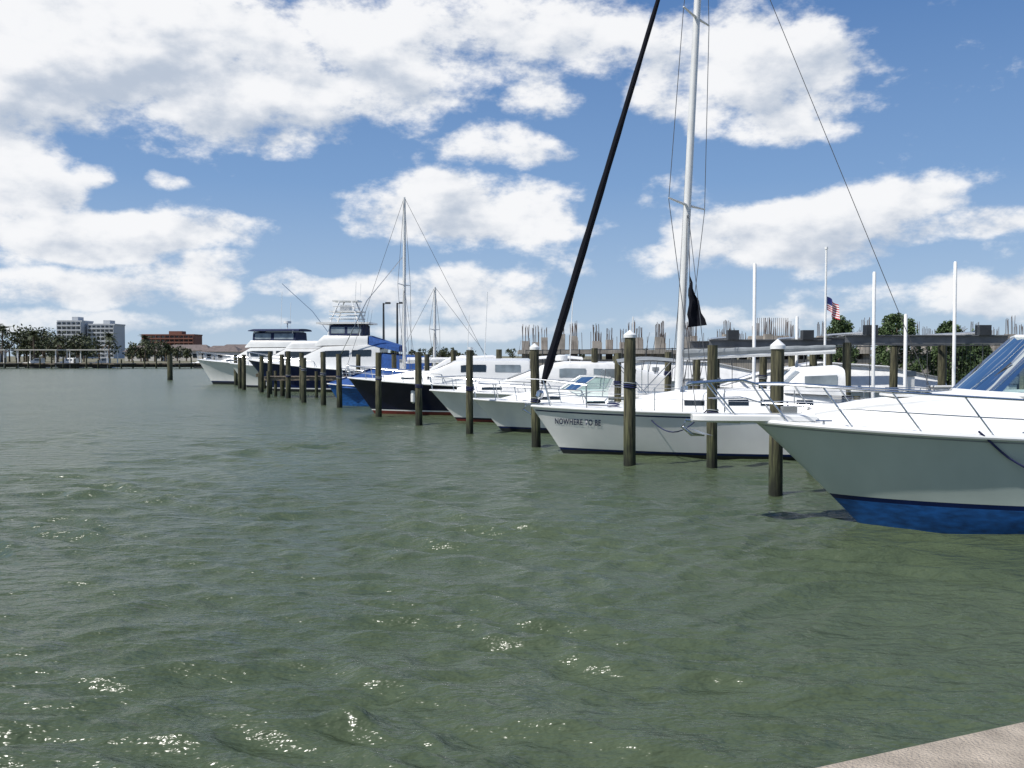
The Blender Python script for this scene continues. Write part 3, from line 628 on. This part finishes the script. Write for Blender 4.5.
powerboat('motor_yacht',(-29.3,86),-6,16,4.9,2.3,1.6,1.5,houses=[dict(st=[(2.3,.5,2.0,2.1),(3.8,1.4,1.9,2.5),(4.8,1.7,1.8,2.65)],m='deck',t=.16,win=[(3.2,4.6,.4,.7)],n='foredeck'),
   dict(st=[(4.4,1.7,1.8,2.6),(5.8,2.0,1.7,3.35),(14,2.1,1.6,3.4),(14.2,2.1,1.6,3.3)],m='gel',win=[(5.6,8,.5,.82),(8.3,10.8,.5,.82),(11.1,13.6,.5,.82)],front=[0],n='deckhouse'),
   dict(st=[(5.2,1.4,3.35,3.5),(5.8,1.7,3.38,4.0),(10.2,1.8,3.4,4.0)],m='gel',t=.02,n='flybridge'),
   dict(st=[(6.0,1.6,4.0,4.75),(10,1.6,4.0,4.75)],m='navycanvas',win=[(6.2,7.7,.15,.85,'vinyl'),(8.0,9.8,.15,.85,'vinyl')],n='flybridge_enclosure'),
   dict(st=[(5.6,1.75,4.85,4.93),(6.0,1.85,4.88,5.02),(10.4,1.85,4.88,5.02)],m='navycanvas',n='bimini')],rail=(.0,.38),extra=exM,zb1=.2,zb2=.3,draft=.8,railh=.7)
powerboat('motor_yacht',(-23.5,77),-4,13,4.3,2.0,1.5,1.4,houses=[dict(st=[(3.8,1.4,1.7,2.5),(5.2,1.8,1.6,3.2),(11.5,1.85,1.5,3.2)],m='gel',win=[(5.2,7.4,.5,.85),(7.7,10.6,.5,.85)],front=[0],n='deckhouse'),
   dict(st=[(5.2,1.4,3.2,3.3),(5.8,1.5,3.2,3.8),(9,1.5,3.2,3.8)],m='gel',t=.02,n='flybridge')],rail=(.0,.38),draft=.8)
def bsail(loc,L,mastx,top,zb=1.3,blue=False):
    def ex(mb,h):
        mb.tube([(mastx+.1,0,2.2),(mastx+3.3,0,2.3)],.06,'alu',n=8); mb.tube([(mastx+.2,0,2.36),(mastx+3.1,0,2.42)],[.16,.09],'navycanvas' if blue else 'whitecanvas',n=8)
    p=powerboat('sailboat',loc,-2,L,L*.32,zb,zb-.2,.8,top='gel',houses=[dict(st=[(mastx-1,.4,zb-.1,zb+.1),(mastx,.9,zb-.15,zb+.4),(mastx+3,1.1,zb-.15,zb+.42)],m='deck',t=.14,win=[(mastx-.2,mastx+2.4,.35,.7)])],rail=(.0,.16),extra=ex)
    mast_rig(p,(mastx,0,zb+.3),(mastx+.05,0,top),(.1,0,zb),(L-.1,0,zb-.1),sp=[(.5,(.25,.85,0))],halfw=L*.15,r=.09,wr=.012,chz=zb-.1)
bsail((-10.3,55.8),9.5,3.8,12.1); bsail((-8.4,62),8,3.2,7.2,1.2,True)

# ================================================================ lift, poles, lamps, flag
def lift(x0,x1,y0,y1,z,k='galv'):
    p=empty('boat_lift',(0,0,0)); mb=MB()
    for y in(y0,y1):
        for dz in(-.12,.12): mb.box(((x0+x1)/2,y,z+dz),(x1-x0+.5,.2,.03),k)
        mb.box(((x0+x1)/2,y,z),(x1-x0+.5,.03,.209),k)
    mb.obj('top_beams',p,smooth=0); mb=MB()
    for x in(x0+.5,x1-.5):
        mb.tube([(x,y0,z+.2),(x,y1,z+.2)],.05,'steel'); mb.box((x,y0-.02,z+.28),(.35,.3,.3),'dkmetal')
        for y in(y0,y1): mb.tube([(x,y,z+.2),(x,y,1.0)],.012,'wire',n=5)
        mb.box((x,(y0+y1)/2,.95),(.15,y1-y0,.18),k)
    mb.obj('hoist',p,smooth=30,bevel=0)
    mb=MB()
    for x in(x0,x1): mb.tube([(x,y1,-1),(x,y1,z-.14)],.13,'piling',n=12)
    mb.obj('rear_posts',p)
lift(6.6,10.0,29.8,33.0,3.0); lift(10.3,14.7,27.9,31.6,3.1)
for x,y,t in((7.2,27.5,5.35),(10.75,27.5,5.1),(11.7,27.5,3.85),(13.15,27.5,5.4),(9.3,30.2,3.9)):
    p=empty('guide_pole',(x,y,0)); mb=MB(); mb.tube([(0,0,-1),(0,0,t-.03),(0,0,t)],[.05,.05,.03],'pole',n=10); mb.box((0.0,.12,1.3),(.08,.24,.05),'dkmetal'); mb.obj('post',p)
def flag():
    p=empty('american_flag',(8.52,25.2,0)); mb=MB(); mb.tube([(0,0,1.25),(0.02,0,5.5)],[.035,.028],'pole',n=8); mb.tube([(.02,0,5.5),(.02,0,5.56)],.045,'pole'); mb.obj('flag_pole',p)
    mb=MB(); nu,nv=14,13
    def P(u,v):
        x=0.05+u*0.30+0.05*math.sin(u*7); y=.08*math.sin(u*9+v*1.5)*u; z=4.22-v*0.36-u*0.22*(1+.3*v); return (x,y,z)
    for j in range(nv):
        for i in range(nu):
            k='flagblue' if (i<6 and j<7) else ('flagred' if j%2==0 else 'flagwhite')
            mb.add([P(i/nu,j/nv),P((i+1)/nu,j/nv),P((i+1)/nu,(j+1)/nv),P(i/nu,(j+1)/nv)],[(0,1,2,3)],k)
    mb.obj('flag_cloth',p)
flag()
def lamp(x,y,t):
    p=empty('street_lamp',(x,y,0)); mb=MB(); mb.tube([(0,0,1.1),(0,0,t)],[.11,.07],'dkmetal',n=8)
    mb.tube([(0,0,t-.1),(.25,0,t)],.04,'dkmetal',n=6); mb.box((.35,0,t),(.4,.28,.14),'dkmetal')
    mb.obj('post_and_head',p,smooth=30)
lamp(-10.2,73.5,6.8); lamp(-9.3,75,6.9)
# ================================================================ construction site
def construction():
    p=empty('unfinished_building'); mb=MB(); rb=MB(); rr=random.Random(3)
    def col(x,y,z0,z1,w=.5,reb=1.6):
        mb.box((x,y,(z0+z1)/2),(w,w,z1-z0),'conc')
        n=3
        for i in range(n):
            for j in range(n):
                if i==1 and j==1: continue
                a=x-w*.38+i*w*.38; b=y-w*.38+j*w*.38
                rb.tube([(a,b,z1-.05),(a+rr.uniform(-.06,.06),b+rr.uniform(-.06,.06),z1+reb*rr.uniform(.8,1.1))],.02,'rebar',n=4,cap=False)
    for row,y in enumerate((68,74,80)):
        x=1.0+row*.9
        while x<52:
            col(x,y,1.15,3.7+rr.choice([0,0,.3,.5]),.55,rr.uniform(.8,1.4)); x+=rr.choice([2.0,2.6,3.0])
    mb.box((27,67.4,1.75),(54,.3,1.2),'conc'); mb.box((27,76,2.9),(53,18,.28),'conc')
    mb.box((12,68.0,2.35),(9,.34,1.4),'conc'); mb.box((30,68.0,2.35),(7,.34,1.4),'conc')
    x=1.0
    while x<52:
        if rr.random()<.7: rb.tube([(x,68.0,3.0),(x+rr.uniform(-.05,.05),68.0,rr.uniform(3.7,4.4))],.018,'rebar',n=4,cap=False)
        x+=.32
    mb.box((20.5,74,3.4),(2.6,2.6,1.6),'conc')
    for i in range(16): rb.tube([(19.3+i*.16,72.8,4.1),(19.3+i*.16,72.8,5.6)],.02,'rebar',n=4,cap=False)
    mb.obj('concrete_frame',p,smooth=0); rb.obj('rebar',p,smooth=0)
construction()
def fence():
    mb=MB(); a=Vector((21,26.5,1.15)); b=Vector((1,66,1.15)); n=18
    for i in range(n+1):
        q=a.lerp(b,i/n); mb.tube([q,q+Vector((0,0,1.9))],.04,'dkmetal',n=6)
    for z in(1.85,.1): mb.tube([a+Vector((0,0,z)),b+Vector((0,0,z))],.025,'dkmetal',n=5)
    d=(b-a)
    for i in range(n*14):
        q=a+d*(i/(n*14)); mb.tube([q,q+Vector((0,0,1.85))],.006,'dkmetal',n=3,cap=False)
    mb.obj('fence',smooth=0)
fence()

# ================================================================ vegetation
def leaves(mb,pts,size,k,rr):
    for c in pts:
        s=size*rr.uniform(.6,1.3); a=Vector((rr.gauss(0,1),rr.gauss(0,1),rr.gauss(0,1))).normalized(); b=a.cross(Vector((rr.gauss(0,1),rr.gauss(0,1),rr.gauss(0,1)))).normalized()
        c=Vector(c); mb.add([c-a*s,c-b*s*.5,c+a*s,c+b*s*.5],[(0,1,2,3)],k)
def conifer(x,y,ht,w,seed):
    rr=random.Random(seed); p=empty('cedar_tree',(x,y,1.15)); mb=MB(); mb.tube([(0,0,-.1),(0,0,ht*.5),(0,0,ht*.9)],[.12,.07,.02],'bark',n=8)
    for i in range(12):
        a=rr.uniform(0,6.28); z=rr.uniform(.3,ht*.75); mb.tube([(0,0,z),(math.cos(a)*w*.36,math.sin(a)*w*.36,z+.5)],[.03,.01],'bark',n=5)
    mb.obj('trunk',p); mb=MB(); pts=[]
    cl=[]
    for i in range(80):
        f=rr.random(); a=rr.uniform(0,6.28); prof=(min(1,f/.12+.45))*(max(0,1-f**3.2))**.55
        r=w/2*prof*rr.uniform(.35,.92); cl.append((r*math.cos(a),r*math.sin(a),.25+f*(ht-.45),rr.uniform(.16,.34)*(1-.3*f)))
    for _ in range(8500):
        cx,cy,cz,cr=rr.choice(cl); d=Vector((rr.gauss(0,1),rr.gauss(0,1),rr.gauss(0,1))).normalized()*cr*rr.uniform(.5,1.1)
        pts.append((cx+d.x,cy+d.y,cz+d.z*1.35))
    leaves(mb,pts,.07,'leafdark',rr); mb.obj('foliage',p,smooth=0)
conifer(15.6,37.5,3.2,2.5,1); conifer(17.9,37.8,2.9,1.8,2); conifer(17.0,48,3.6,1.9,3); conifer(20.2,40,2.6,1.4,5)
def palm(x,y,ht,seed,z0=1.0):
    rr=random.Random(seed); p=empty('palm_tree',(x,y,z0)); mb=MB(); lx=rr.uniform(-.06,.06)
    mb.tube([(lx*z*z*.1,0,z) for z in [ht*i/6 for i in range(7)]],[.3,.22,.2,.18,.17,.17,.2],'bark',n=8); mb.obj('trunk',p)
    mb=MB(); tx=lx*ht*ht*.1
    for i in range(26):
        a=rr.uniform(0,6.28); el=rr.uniform(-.5,1.2); Lf=rr.uniform(2.0,2.9); pr=None
        for j in range(14):
            f=j/13; rr_=Lf*f*math.cos(el*(1-f*.3)); z=ht+Lf*f*math.sin(el)-1.3*f*f
            q=Vector((tx+rr_*math.cos(a),rr_*math.sin(a),z))
            if pr is not None:
                side=Vector((-math.sin(a),math.cos(a),0)); ln=.75*math.sin(math.pi*min(1,f*.85+.12))
                for s in(-1,1): mb.add([pr,q,q+side*s*ln+Vector((0,0,-.35*ln))],[(0,1,2)],'leaf')
            pr=q
    mb.obj('fronds',p,smooth=0)
for i,(x,y,h_) in enumerate([(-128,232,8.5),(-122,236,7.2),(-134,240,9.2),(-117,238,6.0),(-109,250,7.0),(-140,236,8),(-104,262,6.5)]): palm(x,y,h_,i+20)
def treeline(name,spans,seed,leafs,n):
    rr=random.Random(seed); mb=MB(); tr=MB()
    p=empty(name)
    for (x0,x1,y0,y1,hmin,hmax,num) in spans:
        for _ in range(num):
            x=rr.uniform(x0,x1); y=rr.uniform(y0,y1); h=rr.uniform(hmin,hmax); w=h*rr.uniform(.55,.95)
            tr.tube([(x,y,.9),(x,y,.9+h*.6)],[.25,.1],'bark',n=5)
            for b in range(5):
                a=rr.uniform(0,6.28); tr.tube([(x,y,.9+h*.35),(x+math.cos(a)*w*.4,y+math.sin(a)*w*.4,.9+h*.7)],[.1,.04],'bark',n=4)
            cl=[(rr.gauss(0,w*.28),rr.gauss(0,w*.28),h*rr.uniform(.3,.88),w*rr.uniform(.16,.3)) for _ in range(10)]
            pts=[]
            for _ in range(n):
                cx,cy,cz,cr=rr.choice(cl); d=Vector((rr.gauss(0,1),rr.gauss(0,1),rr.gauss(0,.8))).normalized()*cr*rr.uniform(.5,1.05)
                pts.append((x+cx+d.x,y+cy+d.y,.9+cz+d.z))
            leaves(mb,pts,leafs,'leaf',rr)
    tr.obj('trunks',p,smooth=0); mb.obj('foliage',p,smooth=0)
treeline('distant_trees',[(-152,-112,238,262,6,10.5,34),(-112,-94,255,280,4,6.5,12),(-190,-150,240,280,6,9,8),(-330,-60,420,470,4,7,50),(-95,-40,300,330,3,4.5,16),(-90,100,330,380,3,5.5,30),(60,260,260,330,3.5,5.5,26)],4,.42,260)

# ================================================================ distant buildings
def tower(name,x,y,w,d,h,fl,bays,wallk,rot=0):
    p=empty(name,(x,y,1.0),rot); mb=MB(); mb.box((0,0,h/2),(w,d,h),wallk)
    mb.box((0,0,h+.46),(w+.6,d+.6,.9),wallk); mb.box((w*.1,0,h+2.1),(w*.25,d*.5,2.4),wallk); mb.obj('walls',p,smooth=0)
    g=MB(); sl=MB(); fh=h/fl; bw=w/bays
    for f in range(fl):
        for b in range(bays):
            g.box((-w/2+bw*(b+.5),-d/2-.02,f*fh+fh*.52),(bw*.62,.1,fh*.55),'darkwin')
        sl.box((0,-d/2-.75,f*fh+.12),(w*.98,1.4,.22),wallk); sl.box((0,-d/2-1.42,f*fh+.62),(w*.98,.08,.75),wallk)
    for b in range(bays+1): sl.box((-w/2+bw*b*.98+w*.01,-d/2-.7,h/2),(.3,1.36,h-.4),wallk)
    g.obj('windows',p,smooth=0); sl.obj('balconies',p,smooth=0)
tower('apartment_building',-283,600,15.5,16,23.5,8,5,'bldwhite'); tower('apartment_building',-265,605,17,16,21.5,8,6,'bldwhite')
tower('brick_apartment_building',-257,700,39,18,17.0,6,11,'bldbrown')
def cottage(x,y,w,h,wallk='wallcream'):
    p=empty('house',(x,y,1.0)); mb=MB(); d=8; mb.box((0,0,h/2),(w,d,h),wallk); mb.obj('walls',p,smooth=0)
    r=MB(); e=.6; z=h; a=[(-w/2-e,-d/2-e,z),(w/2+e,-d/2-e,z),(w/2+e,d/2+e,z),(-w/2-e,d/2+e,z),(-w/2+2,0,z+2),(w/2-2,0,z+2)]
    r.add(a,[(0,1,5,4),(2,3,4,5),(1,2,5),(3,0,4),(0,3,2,1)],'roof'); r.obj('roof',p,smooth=0)
    g=MB(); n=max(2,int(w/3))
    for i in range(n): g.box((-w/2+w*(i+.5)/n,-d/2-.03,h*.5),(1.3,.1,1.3),'darkwin')
    g.obj('windows',p,smooth=0)
for x,y,w,h_ in((-136,232,14,2.6),(-118,300,12,3),(-108,310,15,3.4),(-128,330,14,3.5),(-95,305,11,3),(-165,252,16,3.4),(-80,300,14,3),(-60,320,18,3.2),(-100,350,20,4)): cottage(x,y,w,h_,random.choice(['wallcream','bldwhite','wallcream']))
def far_dock():
    p=empty('marina_dock'); mb=MB()
    mb.box((-95,196,1.0),(150,2,.25),'wood'); mb.box((-95,196.9,.55),(150,.12,.64),'concdark')
    for i in range(62):
        x=-168+i*2.45; mb.tube([(x,194.6,-1),(x,194.6,random.uniform(1.7,2.9))],.16,'piling',n=6)
    for i in range(12): mb.box((-164+i*12,190,1.0),(1.2,11,.2),'wood')
    mb.obj('deck_and_piles',p,smooth=0)
    mb=MB()
    for x in (-112,-101,-90):
        mb.box((x,199,3.9),(9,6,.2),'wallcream')
        for a in(-4,4):
            for b in(-2.5,2.5): mb.tube([(x+a,199+b,0),(x+a,199+b,3.78)],.12,'pole',n=6)
    mb.obj('boat_shelters',p,smooth=0)
far_dock()
rr=random.Random(9)
for x in(-106,-98.5,-92,-70):
    L=rr.uniform(5,6.5)
    powerboat('motorboat',(x,200+rr.uniform(-1,1)),rr.choice([0,0,8,-8]),L,2.4,1.2,1.0,.8,top='gel',houses=[dict(st=[(1.6,.6,1.0,1.3),(2.6,1.0,1.0,1.6),(3.2,1.05,1.0,2.1),(L*.8,1.05,1.0,2.1)],m=rr.choice(['gel','whitecanvas']),win=[(3.3,L*.75,.55,.85)],front=[1])],rail=None)

# ================================================================ CAMERA / SUN / SKY
cam=bpy.data.cameras.new('camera'); co=bpy.data.objects.new('camera',cam); S.collection.objects.link(co); S.camera=co
cam.sensor_width=36; cam.lens=36*924/1024; cam.clip_start=.1; cam.clip_end=20000
co.location=(0,0,2.6); co.rotation_euler=(math.radians(90-1.736),0,0)
sd=Vector((-0.80,-0.42,1.12)).normalized(); el=math.asin(sd.z); az=math.atan2(sd.x,sd.y)
sl=bpy.data.lights.new('sun','SUN'); sl.energy=4.9; sl.angle=math.radians(.5); sl.color=(1,.965,.91)
so=bpy.data.objects.new('sun',sl); S.collection.objects.link(so); so.rotation_euler=sd.to_track_quat('Z','Y').to_euler(); so.location=(-20,10,40)

def world():
    w=bpy.data.worlds.new('World'); S.world=w; w.use_nodes=True; nt=w.node_tree; N=nt.nodes; Lk=nt.links
    w.cycles.sampling_method='MANUAL'; w.cycles.sample_map_resolution=256
    bg=N['Background']; out=N['World Output']
    def m(op,a,b=None,c=None):
        n=N.new('ShaderNodeMath'); n.operation=op
        for i,v in enumerate((a,b,c)):
            if v is None: continue
            if isinstance(v,(int,float)): n.inputs[i].default_value=v
            else: Lk.new(v,n.inputs[i])
        return n.outputs[0]
    def vm(op,a,b=None,c=None,scale=None):
        n=N.new('ShaderNodeVectorMath'); n.operation=op
        for i,v in enumerate((a,b,c)):
            if v is None: continue
            if isinstance(v,tuple): n.inputs[i].default_value=v
            else: Lk.new(v,n.inputs[i])
        if scale is not None: Lk.new(scale,n.inputs['Scale'])
        return n
    def noise(vec,scale,detail=8,rough=.55):
        n=N.new('ShaderNodeTexNoise'); n.inputs['Scale'].default_value=scale; n.inputs['Detail'].default_value=detail; n.inputs['Roughness'].default_value=rough
        Lk.new(vec,n.inputs['Vector']); return n
    def ms(v,a,b,c=0,d=1,smooth=True):
        n=N.new('ShaderNodeMapRange'); n.interpolation_type='SMOOTHSTEP' if smooth else 'LINEAR'
        for i,q in enumerate((a,b,c,d)): n.inputs[i+1].default_value=q
        Lk.new(v,n.inputs[0]); return n.outputs[0]
    tc=N.new('ShaderNodeTexCoord'); dn=tc.outputs['Generated']
    sp=N.new('ShaderNodeSeparateXYZ'); Lk.new(dn,sp.inputs[0])
    sk=N.new('ShaderNodeTexSky'); sk.sky_type='NISHITA'; sk.sun_disc=False; sk.sun_elevation=el; sk.sun_rotation=az%(2*math.pi); sk.air_density=1.0; sk.dust_density=.3; sk.ozone_density=2
    hz=N.new('ShaderNodeValToRGB'); e=hz.color_ramp.elements; k=1/.085
    e[0].position=0; e[1].position=1; e[0].color=(.47,.61,.77,1); e[1].color=(.035,.10,.29,1)
    for pos,c in((.07,(.355,.51,.74)),(.18,(.205,.365,.65)),(.36,(.095,.22,.50))):
        q=e.new(pos); q.color=(*c,1)
    Lk.new(sp.outputs[2],hz.inputs[0])
    hv=vm('MULTIPLY',hz.outputs[0],(k,k,k)).outputs[0]
    mxs=N.new('ShaderNodeMix'); mxs.data_type='VECTOR'; mxs.inputs['Factor'].default_value=.85; Lk.new(sk.outputs[0],mxs.inputs['A']); Lk.new(hv,mxs.inputs['B'])
    Lk.new(mxs.outputs['Result'],bg.inputs[0]); bg.inputs[1].default_value=.085
    st=vm('MULTIPLY',dn,(1,1,1.75)).outputs[0]
    wn=noise(st,7.0,2,.5); wv=vm('SUBTRACT',wn.outputs['Color'],(.5,.5,.5)).outputs[0]
    A=m('ARCTAN2',sp.outputs[0],sp.outputs[1]); E=m('ARCSINE',sp.outputs[2])
    cb=N.new('ShaderNodeCombineXYZ'); Lk.new(A,cb.inputs[0]); Lk.new(E,cb.inputs[1])
    P=vm('MULTIPLY_ADD',wv,(.12,.055,0),cb.outputs[0]).outputs[0]
    # cumulus cells: azimuth / elevation centre, half width, half height, weight
    blobs=[(60,45,160,72,1.15),(230,66,130,60,1.1),(290,128,54,30,.85),(400,62,120,62,1.05),(560,26,115,48,.85),(510,95,65,26,.6),(15,170,55,74,1.1),(90,230,128,24,1.15),
     (95,172,28,12,.75),(165,180,22,11,.7),(515,148,64,25,.95),(475,212,112,34,1.1),(600,222,64,20,.65),(705,72,82,49,1.03),(800,86,72,43,1.03),(890,218,66,27,1.0),(785,243,115,30,1.1),
     (690,265,64,15,.8),(995,218,62,14,.8),(190,276,62,24,.9),(60,288,90,20,.85),(300,283,55,14,.75),(450,292,118,25,.9),(950,300,110,24,.9),(790,318,95,12,.75),(100,325,180,13,.65),(540,327,240,12,.65)]
    tot=None; acc=None
    for cx,cy,rx,ry,am in blobs:
        a=math.atan((cx-512)/924); e_=math.atan((356-cy)/math.hypot(924,cx-512))
        q=vm('MULTIPLY_ADD',P,(924/rx,924/ry,0),(-a*924/rx,-e_*924/ry,0)).outputs[0]
        dd=vm('DOT_PRODUCT',q,q).outputs['Value']
        v=m('MULTIPLY',m('EXPONENT',m('MULTIPLY',m('MULTIPLY',dd,dd),-.62)),am)
        tot=v if tot is None else m('SMOOTH_MAX',tot,v,.12)
        g=vm('SCALE',q,scale=v).outputs[0]; acc=g if acc is None else vm('ADD',acc,g).outputs[0]
    w1=ms(m('ABSOLUTE',A),.62,.85); w2=ms(E,.40,.55); ww=m('MAXIMUM',w1,w2); low=noise(st,2.6,2,.5)
    cov=m('MULTIPLY',m('MULTIPLY_ADD',low.outputs['Fac'],4.0,-1.95),ww); tot=m('MAXIMUM',tot,m('MINIMUM',cov,1.0))
    fb=noise(st,9.5,6,.62).outputs['Fac']; sto=vm('ADD',st,(-.016,0,.035)).outputs[0]; fo=noise(sto,9.5,3,.55).outputs['Fac']
    dens=m('ADD',tot,m('MULTIPLY_ADD',fb,2.9,-1.5))
    al=ms(dens,.26,.84)
    side=vm('DOT_PRODUCT',acc,(.28,-.75,0)).outputs['Value']
    sh=m('ADD',m('MULTIPLY',side,.36),m('MULTIPLY',m('SUBTRACT',fo,fb),2.6)); sh=m('ADD',sh,m('MULTIPLY',dens,.14))
    shf=ms(sh,-.10,.80)
    cr=N.new('ShaderNodeValToRGB'); cr.color_ramp.elements[0].color=(.98,.985,1,1); cr.color_ramp.elements[1].color=(.52,.59,.70,1); Lk.new(shf,cr.inputs[0])
    cbk=N.new('ShaderNodeBackground'); cbk.inputs[1].default_value=.97; Lk.new(cr.outputs[0],cbk.inputs[0])
    am_=m('MULTIPLY',al,ms(sp.outputs[2],-.005,.06,.45,.97,False))
    mx=N.new('ShaderNodeMixShader'); Lk.new(am_,mx.inputs[0]); Lk.new(bg.outputs[0],mx.inputs[1]); Lk.new(cbk.outputs[0],mx.inputs[2])
    Lk.new(mx.outputs[0],out.inputs[0])
world()
